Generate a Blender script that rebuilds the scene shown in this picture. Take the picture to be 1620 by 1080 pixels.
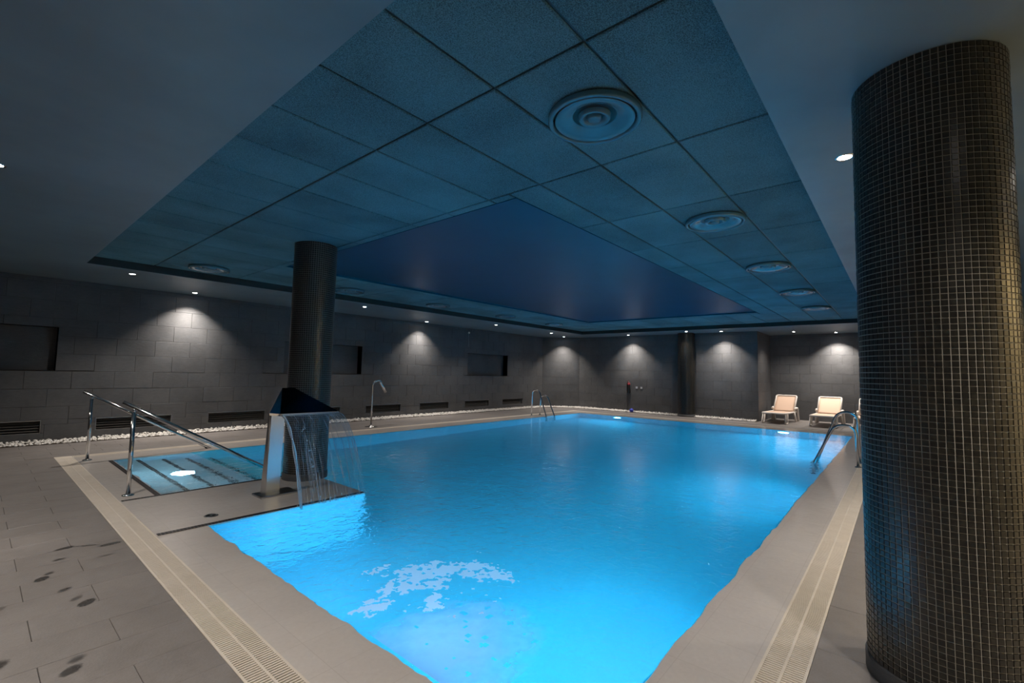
import bpy, math, random
from mathutils import Vector, Matrix, noise
random.seed(7)
D = bpy.data
for o in list(D.objects): D.objects.remove(o)
SC = bpy.context.scene
COL = SC.collection
PI = math.pi
# ------------------------------------------------------------------ camera
CAMH = 1.42
cam = D.cameras.new('camera'); cam.sensor_width = 36; cam.lens = 36*723.24/1620; cam.clip_start = .05; cam.clip_end = 80
co = D.objects.new('camera', cam); COL.objects.link(co)
yw, pt, rl = math.radians(40.3385), math.radians(3.8574), math.radians(1.2237)
fw = Vector((math.cos(yw)*math.cos(pt), math.sin(yw)*math.cos(pt), math.sin(pt)))
rt = Vector((math.sin(yw), -math.cos(yw), 0)); up = rt.cross(fw)
rt2 = rt*math.cos(rl)+up*math.sin(rl); up2 = -rt*math.sin(rl)+up*math.cos(rl)
M = Matrix((rt2, up2, -fw)).transposed().to_4x4(); M.translation = (0, 0, CAMH)
co.matrix_world = M
SC.camera = co
# ------------------------------------------------------------------ world, exposure, light levels
w = D.worlds.new('world'); SC.world = w; w.use_nodes = True
w.node_tree.nodes['Background'].inputs[0].default_value = (.5, .5, .55, 1)
w.node_tree.nodes['Background'].inputs[1].default_value = 0.02
SC.view_settings.view_transform = 'Standard'; SC.view_settings.look = 'None'
SC.view_settings.exposure = 0.0; SC.view_settings.gamma = 1.0; SC.view_settings.use_curve_mapping = False
cy = SC.cycles
cy.max_bounces = 12; cy.diffuse_bounces = 4; cy.glossy_bounces = 4; cy.transmission_bounces = 8; cy.transparent_max_bounces = 12
cy.caustics_refractive = True; cy.caustics_reflective = True; cy.blur_glossy = 1.0
cy.sample_clamp_indirect = 4.0; cy.use_denoising = True
POOL_W = 62.0            # each underwater lamp, watts
POOL_COL = (0.0, 0.56, 1.0)
WASH_W, DOWN_W = 150.0, 112.0
WARM = (1.0, .90, .80)
# ------------------------------------------------------------------ level constants of the hall
C, P = 2.94, 3.06                     # soffit and panel ceiling heights
WY, WX, WX2 = 11.6, 16.6, 18.5        # left wall, far wall, wall of the alcove
X0, Y0 = -2.6, -3.2                   # walls behind the camera
GX0, GX1, GY0, GY1, GW = .887, 15.22, .377, 9.73, .196
IX0, IX1, IY0, IY1 = GX0+GW, GX1-GW, GY0+GW, GY1-GW
DX0, DX1, DY0, DY1 = 1.47, 14.45, .97, 8.93       # deep water
LX, LY0, LY1 = 3.03, 4.75, 6.20       # ledge end, ledge sides
WZ = -.006                            # water level
# ------------------------------------------------------------------ helpers
class MB:
    def __init__(s): s.v = []; s.f = []; s.sm = []
    def add(s, vs, fs, smooth=False):
        n = len(s.v); s.v += [tuple(p) for p in vs]
        s.f += [tuple(i+n for i in f) for f in fs]; s.sm += [smooth]*len(fs); return s
    def box(s, x0, y0, z0, x1, y1, z1):
        v = [(x, y, z) for z in (z0, z1) for y in (y0, y1) for x in (x0, x1)]
        return s.add(v, [(0, 2, 3, 1), (4, 5, 7, 6), (0, 1, 5, 4), (2, 6, 7, 3), (0, 4, 6, 2), (1, 3, 7, 5)])
    def bbox(s, x0, y0, z0, x1, y1, z1, b=.005):
        """box with a chamfer on the four edges of its top face"""
        v = [(x0, y0, z0), (x1, y0, z0), (x1, y1, z0), (x0, y1, z0), (x0, y0, z1-b), (x1, y0, z1-b), (x1, y1, z1-b), (x0, y1, z1-b),
             (x0+b, y0+b, z1), (x1-b, y0+b, z1), (x1-b, y1-b, z1), (x0+b, y1-b, z1)]
        f = [(0, 3, 2, 1), (8, 9, 10, 11)]
        for i in range(4):
            j = (i+1) % 4; f += [(i, j, 4+j, 4+i), (4+i, 4+j, 8+j, 8+i)]
        return s.add(v, f)
    def prism(s, pts, z0, z1):
        n = len(pts); v = [(x, y, z0) for x, y in pts]+[(x, y, z1) for x, y in pts]
        return s.add(v, [tuple(range(n))[::-1], tuple(range(n, 2*n))]+[(i, (i+1) % n, n+(i+1) % n, n+i) for i in range(n)])
    def lathe(s, prof, n=32, c=(0, 0, 0), smooth=True):
        v = []; f = []
        for r, z in prof:
            for k in range(n):
                a = 2*PI*k/n; v.append((c[0]+r*math.cos(a), c[1]+r*math.sin(a), c[2]+z))
        for i in range(len(prof)-1):
            for k in range(n):
                a = i*n+k; b = i*n+(k+1) % n; f.append((a, b, b+n, a+n))
        return s.add(v, f, smooth)
    def tube(s, pts, r, n=12, cap=True):
        pts = [Vector(p) for p in pts]; v = []; f = []; ref = None
        for i, p in enumerate(pts):
            t = (pts[min(i+1, len(pts)-1)]-pts[max(i-1, 0)]).normalized()
            if ref is None:
                ref = t.orthogonal().normalized()
            ref = (ref-t*ref.dot(t)).normalized(); b = t.cross(ref)
            rr = r[i] if isinstance(r, (list, tuple)) else r
            for k in range(n):
                a = 2*PI*k/n; v.append(p+(ref*math.cos(a)+b*math.sin(a))*rr)
        for i in range(len(pts)-1):
            for k in range(n):
                a = i*n+k; b2 = i*n+(k+1) % n; f.append((a, b2, b2+n, a+n))
        if cap: f += [tuple(range(n))[::-1], tuple(range(len(v)-n, len(v)))]
        return s.add(v, f, True)
    def mesh(s, name, m):
        me = D.meshes.new(name); me.from_pydata(s.v, [], s.f)
        for p, q in zip(me.polygons, s.sm): p.use_smooth = q
        if m: me.materials.append(m)
        me.update(); return me
    def obj(s, name, m, parent=None, kind=None):
        return put(name, s.mesh(name, m), parent, kind)
def put(name, me, parent=None, kind=None, loc=None, rot=None):
    o = D.objects.new(name, me); COL.objects.link(o)
    if parent: o.parent = parent
    if kind: o['kind'] = kind
    if loc: o.location = loc
    if rot: o.rotation_euler = rot
    return o
def tag(o, label, cat, group=None, kind=None):
    o['label'] = label; o['category'] = cat
    if group: o['group'] = group
    if kind: o['kind'] = kind
    return o
def thing(name, label, cat, loc=(0, 0, 0), rz=0, group=None):
    o = D.objects.new(name, None); COL.objects.link(o); o.location = loc; o.rotation_euler = (0, 0, rz); o.empty_display_size = .1
    return tag(o, label, cat, group)
def dup(root, loc, rz, label):
    r = root.copy(); COL.objects.link(r); r.location = loc; r.rotation_euler = (0, 0, rz); r['label'] = label
    for ch in list(root.children):
        c = ch.copy(); COL.objects.link(c); c.parent = r
        for g in list(ch.children):
            d = g.copy(); COL.objects.link(d); d.parent = c
    return r
def arc(c, r, a0, a1, n, ax=0):
    """points on an arc in the plane (horizontal axis ax, z)"""
    out = []
    for i in range(n+1):
        a = math.radians(a0+(a1-a0)*i/n); p = [c[0], c[1], c[2]+r*math.sin(a)]; p[ax] += r*math.cos(a); out.append(tuple(p))
    return out
def fillet(pts, r, n=6):
    pts = [Vector(p) for p in pts]; out = [pts[0]]
    for i in range(1, len(pts)-1):
        a, b, c = pts[i-1], pts[i], pts[i+1]
        d1 = (a-b); d2 = (c-b); k = min(r, d1.length*.49, d2.length*.49)
        p, q = b+d1.normalized()*k, b+d2.normalized()*k
        for j in range(n+1):
            t = j/n; out.append(p*(1-t)**2+b*2*t*(1-t)+q*t*t)
    out.append(pts[-1]); return out
def cut(rects, holes):
    """axis-aligned rectangles minus rectangular holes"""
    for hx0, hy0, hx1, hy1 in holes:
        nxt = []
        for x0, y0, x1, y1 in rects:
            if hx0 >= x1 or hx1 <= x0 or hy0 >= y1 or hy1 <= y0: nxt.append((x0, y0, x1, y1)); continue
            if y0 < hy0: nxt.append((x0, y0, x1, hy0))
            if hy1 < y1: nxt.append((x0, hy1, x1, y1))
            a, b = max(y0, hy0), min(y1, hy1)
            if x0 < hx0: nxt.append((x0, a, hx0, b))
            if hx1 < x1: nxt.append((hx1, a, x1, b))
        rects = nxt
    return rects
# ------------------------------------------------------------------ materials
class NT:
    def __init__(s, name):
        s.m = D.materials.new(name); s.m.use_nodes = True; s.t = s.m.node_tree; s.n = s.t.nodes; s.l = s.t.links
        s.b = s.n['Principled BSDF']; s.out = s.n['Material Output']
    def nd(s, t, **k):
        x = s.n.new(t)
        for a, b in k.items():
            if a.startswith('i_'):
                key = a[2:]; key = int(key) if key.isdigit() else key.replace('_', ' ')
                if hasattr(b, 'links') or isinstance(b, bpy.types.NodeSocket): s.l.new(b, x.inputs[key])
                else: x.inputs[key].default_value = b
            else: setattr(x, a, b)
        return x
    def math(s, op, a, b=0.0, c=0.0, clamp=False):
        x = s.n.new('ShaderNodeMath'); x.operation = op; x.use_clamp = clamp
        for i, v in enumerate((a, b, c)):
            if isinstance(v, bpy.types.NodeSocket): s.l.new(v, x.inputs[i])
            else: x.inputs[i].default_value = v
        return x.outputs[0]
    def noise(s, scale, detail=3, rough=.5, vec=None, dist=0.0):
        x = s.n.new('ShaderNodeTexNoise'); x.inputs['Scale'].default_value = scale; x.inputs['Detail'].default_value = detail
        x.inputs['Roughness'].default_value = rough; x.inputs['Distortion'].default_value = dist
        s.l.new(vec if vec else s.pos(), x.inputs['Vector']); return x.outputs['Fac']
    def pos(s):
        if not hasattr(s, '_p'): s._p = s.n.new('ShaderNodeNewGeometry').outputs['Position']
        return s._p
    def scaled(s, sx, sy, sz, vec=None):
        x = s.n.new('ShaderNodeVectorMath'); x.operation = 'MULTIPLY'; s.l.new(vec or s.pos(), x.inputs[0]); x.inputs[1].default_value = (sx, sy, sz); return x.outputs[0]
    def ramp(s, fac, stops):
        x = s.n.new('ShaderNodeValToRGB'); e = x.color_ramp.elements
        while len(e) < len(stops): e.new(.5)
        for el, (p, c) in zip(e, stops):
            el.position = p; el.color = tuple(c)+(1,) if len(c) == 3 else c
        s.l.new(fac, x.inputs[0]); return x.outputs[0]
    def mixc(s, f, a, b, mode='MIX'):
        x = s.n.new('ShaderNodeMix'); x.data_type = 'RGBA'; x.blend_type = mode
        for i, v in ((0, f), (6, a), (7, b)):
            if isinstance(v, bpy.types.NodeSocket): s.l.new(v, x.inputs[i])
            else: x.inputs[i].default_value = v if i == 0 else (tuple(v)+(1,))
        return x.outputs[2]
    def bump(s, h, strength=.3, dist=.01):
        x = s.n.new('ShaderNodeBump'); x.inputs['Strength'].default_value = strength; x.inputs['Distance'].default_value = dist
        s.l.new(h, x.inputs['Height']); return x.outputs[0]
    def set(s, **k):
        for a, b in k.items():
            i = s.b.inputs[a.replace('_', ' ')]
            if isinstance(b, bpy.types.NodeSocket): s.l.new(b, i)
            else: i.default_value = tuple(b)+(1,) if isinstance(b, tuple) and len(b) == 3 and i.type == 'RGBA' else b
        return s.m
def simple(name, col, rough=.5, metal=0.0, **k):
    return NT(name).set(Base_Color=col, Roughness=rough, Metallic=metal, **k)
def emis(name, col, st):
    t = NT(name); e = t.nd('ShaderNodeEmission', i_Color=tuple(col)+(1,), i_Strength=st); t.l.new(e.outputs[0], t.out.inputs[0]); return t.m

def stone(name, c0, c1, rough, bumps, sc=1.0, wet=False, aniso=(1, 1, 1)):
    t = NT(name); rnd = t.nd('ShaderNodeObjectInfo').outputs['Random']
    v = t.scaled(*aniso)
    n1 = t.noise(2.2*sc, 5, .6); n2 = t.noise(14*sc, 6, .65, vec=v); n3 = t.noise(90*sc, 3, .6, vec=v)
    f = t.math('ADD', t.math('MULTIPLY', n1, .45), t.math('MULTIPLY', n2, .35))
    f = t.math('ADD', f, t.math('MULTIPLY', n3, .2))
    f = t.math('ADD', f, t.math('MULTIPLY', t.math('SUBTRACT', rnd, .5), .05))
    col = t.ramp(f, [(.30, c0), (.72, c1)])
    r = t.math('ADD', t.math('MULTIPLY', n2, .25), rough-.12)
    if wet:      # wet bare footprints left on the stone
        px = t.nd('ShaderNodeSeparateXYZ', i_0=t.pos()); tot = None
        wob = t.math('MULTIPLY', t.math('SUBTRACT', t.noise(45, 4, .6), .5), 1.3)
        for x, y, a, l, b, s in FEET:
            ca, sa = math.cos(a), math.sin(a)
            dx = t.math('SUBTRACT', px.outputs[0], x); dy = t.math('SUBTRACT', px.outputs[1], y)
            u = t.math('ADD', t.math('MULTIPLY', dx, ca/l), t.math('MULTIPLY', dy, sa/l))
            q = t.math('ADD', t.math('MULTIPLY', dx, -sa/b), t.math('MULTIPLY', dy, ca/b))
            d = t.math('MULTIPLY', t.math('ADD', t.math('MULTIPLY', u, u), t.math('MULTIPLY', q, q)), 1.35)
            d = t.math('ADD', d, wob)
            m = t.math('MULTIPLY', t.math('SUBTRACT', 1.15, d, clamp=True), s*2.2, clamp=True)
            tot = m if tot is None else t.math('MAXIMUM', tot, m)
        col = t.mixc(tot, col, (.06, .056, .054)); r = t.math('MULTIPLY', r, t.math('SUBTRACT', 1, t.math('MULTIPLY', tot, .45)))
    h = t.math('ADD', t.math('MULTIPLY', n2, .6), t.math('MULTIPLY', n3, .5))
    return t.set(Base_Color=col, Roughness=r, Normal=t.bump(h, bumps, .006))
FEET = [(.555, 4.93, .2, .075, .035, .8), (.80, 4.80, .1, .085, .04, 1.0), (.68, 4.88, -.5, .10, .016, .55), (.50, 4.68, .3, .05, .03, .45), (.74, 4.54, 0, .06, .025, .35),
        (.39, 4.34, .9, .055, .04, .95), (.43, 4.42, .9, .04, .03, .4), (.47, 4.04, .5, .05, .03, .45), (.535, 3.73, .9, .062, .042, 1.0), (.50, 3.84, .9, .05, .03, .35),
        (.19, 3.98, .9, .06, .03, .3), (.39, 2.97, .8, .06, .04, .7), (.42, 3.06, .8, .05, .035, .4), (.16, 3.25, .8, .07, .05, .6)]
m_deck = stone('deck_stone', (.16, .145, .137), (.27, .25, .24), .50, .5, wet=True)
m_wall = stone('slate_wall_stone', (.046, .047, .051), (.112, .114, .120), .62, .8, sc=.8, aniso=(1, 1, 3.5))
m_joint = simple('dark_joint', (.05, .047, .045), .9)
m_dark = simple('niche_dark', (.018, .018, .018), .8)

def plaster(name, c0, c1, rough=.55):
    t = NT(name); n1 = t.noise(.9, 4, .6); n2 = t.noise(60, 3, .6)
    return t.set(Base_Color=t.ramp(n1, [(.35, c0), (.65, c1)]), Roughness=rough, Normal=t.bump(n2, .15, .002))
m_soffit = plaster('soffit_paint', (.125, .165, .185), (.165, .215, .24), .42)
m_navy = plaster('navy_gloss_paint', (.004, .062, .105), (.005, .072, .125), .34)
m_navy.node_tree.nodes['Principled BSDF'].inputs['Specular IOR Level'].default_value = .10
def panelmat():
    t = NT('acoustic_panel'); rnd = t.nd('ShaderNodeObjectInfo').outputs['Random']
    n = t.noise(170, 4, .75); n1 = t.noise(1.3, 3, .5)
    f = t.math('ADD', t.math('MULTIPLY', n, .8), t.math('MULTIPLY', n1, .2)); f = t.math('ADD', f, t.math('MULTIPLY', t.math('SUBTRACT', rnd, .5), .05))
    return t.set(Base_Color=t.ramp(f, [(.41, (.02, .058, .070)), (.57, (.10, .23, .27))]), Roughness=.9, Normal=t.bump(n, .6, .004))
m_panel = panelmat()
m_rail = simple('ceiling_rail_metal', (.05, .055, .06), .35, .6)
m_steel = NT('brushed_steel'); _n = m_steel.noise(30, 3, .5, vec=m_steel.scaled(1, 1, 14)); m_steel = m_steel.set(Base_Color=(.62, .62, .63), Metallic=1.0, Roughness=m_steel.math('ADD', m_steel.math('MULTIPLY', _n, .12), .14))
m_chrome = simple('polished_steel', (.72, .72, .73), .12, 1.0)
m_steeldark = simple('dark_steel', (.35, .36, .38), .3, 1.0)  # darker, duller steel for rungs, frames and plates
m_white = simple('white_plastic', (.90, .84, .78), .4)
m_sling = NT('beige_sling'); _n = m_sling.noise(260, 2); m_sling = m_sling.set(Base_Color=m_sling.ramp(_n, [(.4, (.78, .55, .41)), (.6, (.86, .63, .48))]), Roughness=.75)
def gratemat():
    t = NT('grating_plastic'); n = t.noise(7, 4, .6); n2 = t.noise(60, 3, .6); f = t.math('ADD', t.math('MULTIPLY', n, .6), t.math('MULTIPLY', n2, .4))
    return t.set(Base_Color=t.ramp(f, [(.3, (.66, .59, .50)), (.7, (.78, .71, .62))]), Roughness=.42)
m_grate = gratemat()
m_gutter = simple('gutter_channel', (.07, .055, .04), .8)
def slopemat():
    t = NT('beige_pool_stone'); n = t.noise(2.0, 4, .6); n2 = t.noise(40, 4, .6, vec=t.scaled(1, 1, 1)); f = t.math('ADD', t.math('MULTIPLY', n, .6), t.math('MULTIPLY', n2, .4))
    br = t.nd('ShaderNodeTexBrick', i_Vector=t.pos(), i_Scale=1.0, offset=0.0, squash=1.0)
    br.inputs['Color1'].default_value = (1, 1, 1, 1); br.inputs['Color2'].default_value = (.97, .97, .97, 1); br.inputs['Mortar'].default_value = (.88, .87, .86, 1)
    br.inputs['Brick Width'].default_value = .30; br.inputs['Row Height'].default_value = .30; br.inputs['Mortar Size'].default_value = .0022
    col = t.mixc(1.0, t.ramp(f, [(.3, (.56, .515, .48)), (.7, (.66, .615, .575))]), br.outputs['Color'], 'MULTIPLY')
    wv = t.noise(9, 3, .55, vec=t.scaled(1, 1, 1), dist=.6)
    m = t.set(Base_Color=col, Roughness=.30, Coat_Weight=.6, Coat_Roughness=.04, Coat_IOR=1.33)
    t.l.new(t.bump(wv, .25, .02), t.b.inputs['Coat Normal']); return m
m_slope = slopemat()
def tilemat(name, c, j, w=.30, h=.30, ms=.004):
    t = NT(name)
    br = t.nd('ShaderNodeTexBrick', i_Scale=1.0, offset=0.0); t.l.new(t.pos(), br.inputs['Vector'])
    br.inputs['Color1'].default_value = c+(1,); br.inputs['Color2'].default_value = tuple(x*.96 for x in c)+(1,); br.inputs['Mortar'].default_value = j+(1,)
    br.inputs['Brick Width'].default_value = w; br.inputs['Row Height'].default_value = h; br.inputs['Mortar Size'].default_value = ms
    return t.set(Base_Color=br.outputs['Color'], Roughness=.35)
m_pooltile = tilemat('pale_pool_tile', (.62, .78, .86), (.50, .66, .76))
m_step = tilemat('step_tile', (.78, .84, .86), (.7, .78, .82))
m_strip = simple('dark_mosaic', (.025, .022, .024), .25)
def mosaicmat():
    t = NT('black_glass_mosaic'); rnd = t.nd('ShaderNodeObjectInfo').outputs['Random']
    n = t.noise(38, 1, .5)
    f = t.math('ADD', t.math('MULTIPLY', n, .9), t.math('MULTIPLY', rnd, .1))
    return t.set(Base_Color=t.ramp(f, [(.3, (.014, .013, .012)), (.5, (.022, .021, .018)), (.7, (.040, .037, .028))]), Roughness=.30, Normal=t.bump(t.noise(300, 2), .15, .001), Specular_IOR_Level=.6)
m_mosaic = mosaicmat()
m_grout = simple('column_grout', (.52, .49, .42), .8)
m_pebble = NT('white_pebble'); _n = m_pebble.noise(22, 2); m_pebble = m_pebble.set(Base_Color=m_pebble.ramp(_n, [(.3, (.70, .67, .63)), (.7, (.95, .93, .90))]), Roughness=.55)
m_vent = simple('grille_paint', (.09, .085, .08), .5)
m_lens = emis('lamp_lens', (1, .93, .86), 60.0)
m_poollens = emis('pool_lamp_lens', (1.0, .14, .18), 70.0)
m_diff = simple('diffuser_enamel', (.07, .18, .23), .22, .1)
def watermat(name, tint):
    t = NT(name)
    px = t.nd('ShaderNodeSeparateXYZ', i_0=t.pos())
    dx = t.math('SUBTRACT', px.outputs[0], 2.6); dy = t.math('SUBTRACT', px.outputs[1], 4.0)
    dist = t.math('SQRT', t.math('ADD', t.math('MULTIPLY', dx, dx), t.math('MULTIPLY', dy, dy)))
    amp = t.math('ADD', t.math('MULTIPLY', t.math('SUBTRACT', 1.0, t.math('DIVIDE', dist, 4.5), clamp=True), .9), .22)
    n1 = t.noise(2.6, 2, .5, dist=.3); n2 = t.noise(9, 3, .55, dist=.8); n3 = t.noise(26, 2, .5)
    h = t.math('ADD', t.math('MULTIPLY', n1, 1.0), t.math('ADD', t.math('MULTIPLY', n2, .75), t.math('MULTIPLY', n3, .22)))
    h = t.math('MULTIPLY', h, amp)
    nb = t.bump(h, .55, .045)
    rf = t.nd('ShaderNodeBsdfRefraction', i_Color=tint, i_Roughness=0.0, i_IOR=1.33, i_Normal=nb)
    gl = t.nd('ShaderNodeBsdfGlossy', i_Color=(1, 1, 1, 1), i_Roughness=0.0, i_Normal=nb)
    fr = t.nd('ShaderNodeFresnel', i_IOR=1.33, i_Normal=nb)
    g = t.nd('ShaderNodeMixShader', i_0=fr.outputs[0], i_1=rf.outputs[0], i_2=gl.outputs[0])
    t.l.new(g.outputs[0], t.out.inputs[0]); return t.m
m_water = watermat('deep_water_surface', (.13, .94, 1, 1)); m_shallow = watermat('shallow_water_surface', (.72, .97, 1, 1))
def sheetmat():
    t = NT('falling_water'); tc = t.nd('ShaderNodeTexCoord').outputs['UV']
    n = t.noise(1.0, 4, .6, vec=t.scaled(46, 2.0, 1, vec=tc), dist=.5); n2 = t.noise(1.0, 2, .5, vec=t.scaled(5, 1.5, 1, vec=tc))
    f = t.math('MULTIPLY', t.math('SUBTRACT', n, .50, clamp=True), t.math('ADD', n2, .3)); f = t.math('MULTIPLY', f, 5.0, clamp=True)
    sp = t.nd('ShaderNodeSeparateXYZ', i_0=tc); veil = t.math('MULTIPLY', t.math('MULTIPLY', t.math('SUBTRACT', sp.outputs[0], .45, clamp=True), t.math('SUBTRACT', .85, sp.outputs[1], clamp=True)), 1.1)
    f = t.math('ADD', t.math('ADD', f, veil, clamp=True), .04, clamp=True)
    g = t.nd('ShaderNodeBsdfTransparent', i_Color=(.90, .97, 1, 1))
    gl = t.nd('ShaderNodeBsdfGlossy', i_Roughness=.12, i_Color=(.9, .95, 1, 1), i_Normal=t.bump(n, .7, .01))
    df = t.nd('ShaderNodeBsdfTranslucent', i_Color=(.75, .85, .95, 1)); d2 = t.nd('ShaderNodeBsdfDiffuse', i_Color=(.75, .85, .95, 1))
    a = t.nd('ShaderNodeMixShader', i_0=.5); t.l.new(df.outputs[0], a.inputs[1]); t.l.new(d2.outputs[0], a.inputs[2])
    b = t.nd('ShaderNodeMixShader', i_0=.45); t.l.new(a.outputs[0], b.inputs[1]); t.l.new(gl.outputs[0], b.inputs[2])
    fr = t.nd('ShaderNodeFresnel', i_IOR=1.33); ff = t.math('MAXIMUM', t.math('MULTIPLY', fr.outputs[0], .22), f)
    c = t.nd('ShaderNodeMixShader'); t.l.new(ff, c.inputs[0]); t.l.new(g.outputs[0], c.inputs[1]); t.l.new(b.outputs[0], c.inputs[2])
    t.l.new(c.outputs[0], t.out.inputs[0]); return t.m
m_sheet = sheetmat()
m_stream = simple('clear_water_stream', (.9, .96, 1), .05, 0, Transmission_Weight=.75, IOR=1.33)
m_foam = NT('foam'); _t = m_foam; _d = _t.nd('ShaderNodeBsdfTranslucent', i_Color=(1, 1, 1, 1)); _e = _t.nd('ShaderNodeBsdfDiffuse', i_Color=(.98, .95, 1, 1)); _m1 = _t.nd('ShaderNodeMixShader', i_0=.45, i_1=_d.outputs[0], i_2=_e.outputs[0]); _t.l.new(_m1.outputs[0], _t.out.inputs[0]); m_foam = _t.m
m_foam2 = NT('foam_film'); _t = m_foam2; _p = _t.nd('ShaderNodeSeparateXYZ', i_0=_t.pos()); _u = _t.math('DIVIDE', _t.math('SUBTRACT', _p.outputs[0], 1.62), .66); _v = _t.math('DIVIDE', _t.math('SUBTRACT', _p.outputs[1], 1.82), .46); _den = _t.math('MULTIPLY', _t.math('SUBTRACT', 1.05, _t.math('ADD', _t.math('ADD', _t.math('MULTIPLY', _u, _u), _t.math('MULTIPLY', _v, _v)), _t.math('MULTIPLY', _t.math('SUBTRACT', _t.noise(5, 4), .5), 1.2)), clamp=True), .9, clamp=True); _a = _t.nd('ShaderNodeBsdfTransparent'); _d = _t.nd('ShaderNodeBsdfTranslucent', i_Color=(.80, .86, 1, 1)); _e = _t.nd('ShaderNodeBsdfDiffuse', i_Color=(.6, .66, .85, 1))
_m1 = _t.nd('ShaderNodeMixShader', i_0=.35, i_1=_d.outputs[0], i_2=_e.outputs[0]); _m2 = _t.nd('ShaderNodeMixShader', i_0=_den, i_1=_a.outputs[0], i_2=_m1.outputs[0]); _t.l.new(_m2.outputs[0], _t.out.inputs[0]); m_foam2 = _t.m
m_red = simple('red_enamel', (.22, .02, .03), .35)
m_black = simple('black_enamel', (.012, .012, .013), .3)
m_blue = simple('blue_plastic', (.05, .08, .6), .4)
m_grey = simple('grey_plastic', (.4, .4, .42), .5)

# ================================================================== THE SETTING
# ---- floor: screed with the pool cut out, stone tiles on it
fl = MB()
for r in cut([(X0, Y0, WX2+.3, WY+.4)], [(GX0, GY0, GX1, GY1)]): fl.box(r[0], r[1], -.30, r[2], r[3], -.012)
floor = fl.obj('floor', simple('tile_grout', (.13, .12, .115), .9), None, 'structure')
TW, TH, J = .60, .30, .002
singles, rest = [], []
jr = 0
y = 3.41-.3*22
while y < WY:
    off = .59 if jr % 2 else .29
    x = off-.6*6
    while x < WX2+.2:
        for r in cut([(max(x, X0), max(y, Y0), min(x+TW, WX2+.2), min(y+TH, WY-.02))], [(GX0, GY0, GX1, GY1), (X0-9, WY-.30, WX+9, WY+9), (WX-.30, 3.54, 99, 99)]):
            if r[2]-r[0] > .02 and r[3]-r[1] > .02:
                cx, cyy = (r[0]+r[2])/2, (r[1]+r[3])/2
                near = (cx < GX0 and .9 < cyy < 10.2 and cx > -.35 + 0*cyy) or (cyy < GY0 and 2.2 < cx < 5 and cyy > -.3) or (cyy > GY1 and cx < 6.5 and cyy < 10.7)
                (singles if near and math.hypot(cx, cyy) < 11 and cx > cyy*-.02-.3 else rest).append(r)
        x += TW
    y += TH; jr += 1
print('deck tiles', len(singles), len(rest))
cache = {}
def tile_obj(name, w_, h_, t_, m, parent, loc, b=.003):
    k = (name, round(w_, 3), round(h_, 3), t_, m.name)
    if k not in cache: cache[k] = MB().bbox(-w_/2, -h_/2, -t_, w_/2, h_/2, 0, b).mesh(name, m)
    return put(name, cache[k], parent, loc=loc)
for x0, y0, x1, y1 in singles[:300]:
    o = tile_obj('deck_tile', x1-x0-J, y1-y0-J, .013, m_deck, floor, ((x0+x1)/2, (y0+y1)/2, random.uniform(-.0008, .0008)), .002)
b = MB()
for x0, y0, x1, y1 in singles[300:]+rest: b.bbox(x0+J/2, y0+J/2, -.013, x1-J/2, y1-J/2, random.uniform(-.0008, .0008), .002)
b.obj('deck_tile_field', m_deck, floor, 'stuff')

# ---- walls: backing with openings, stone tiles in front
NICHES = [(-1.15, 1.28, .98, 2.06), (4.98, 1.28, 7.12, 2.06), (11.28, 1.28, 13.42, 2.06)]
VENTS = [(-.32, .17, .86, .40), (1.58, .17, 2.76, .40), (3.42, .17, 4.60, .40), (5.35, .17, 6.53, .40), (7.30, .17, 8.50, .40), (9.22, .17, 10.44, .40), (11.18, .17, 12.42, .40), (13.16, .17, 14.38, .40)]
CHX, CHY = 15.70, 10.34        # chamfered corner: (CHX, WY) to (WX, CHY)
TP = .3165                     # course height of the wall tiles
def wall(name, origin, ang, length, height, holes, parts=True, depth=.24):
    """wall in local x (along) and z, facing local -y; joints 3 mm, tiles 10 mm proud"""
    b = MB()
    for x0, z0, x1, z1 in cut([(0, 0, length, height)], holes): b.box(x0, .012, z0, x1, depth, z1)
    b.box(0, depth, 0, length, depth+.05, height)
    o = b.obj(name, m_joint, None, 'structure'); o.location = origin; o.rotation_euler = (0, 0, ang)
    far = MB(); k = 0; z = 0.0; row = 0
    while z < height-.001:
        x = -.6 if row % 2 else -.3
        while x < length:
            for x0, z0, x1, z1 in cut([(max(0, x), z, min(length, x+.6), min(height, z+TP))], holes):
                if x1-x0 < .02 or z1-z0 < .02: continue
                pr = random.uniform(0, .004)
                if parts and k < 300:
                    key = ('wall_tile', round(x1-x0, 3), round(z1-z0, 3))
                    if key not in cache:
                        w2, h2 = (x1-x0)/2-.0015, (z1-z0)/2-.0015; bb = .003
                        v = [(-w2, .013, -h2), (w2, .013, -h2), (w2, .013, h2), (-w2, .013, h2), (-w2, bb, -h2), (w2, bb, -h2), (w2, bb, h2), (-w2, bb, h2), (-w2+bb, 0, -h2+bb), (w2-bb, 0, -h2+bb), (w2-bb, 0, h2-bb), (-w2+bb, 0, h2-bb)]
                        f = [(8, 9, 10, 11)]
                        for i in range(4):
                            j = (i+1) % 4; f += [(i, j, 4+j, 4+i), (4+i, 4+j, 8+j, 8+i)]
                        cache[key] = MB().add(v, f).mesh('wall_tile', m_wall)
                    put('wall_tile', cache[key], o, loc=((x0+x1)/2, -pr, (z0+z1)/2)); k += 1
                else:
                    far.box(x0+.0015, -pr, z0+.0015, x1-.0015, .013, z1-.0015)
            x += .6
        z += TP; row += 1
    if far.v: far.obj('wall_tile_field', m_wall, o, 'stuff')
    return o
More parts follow.
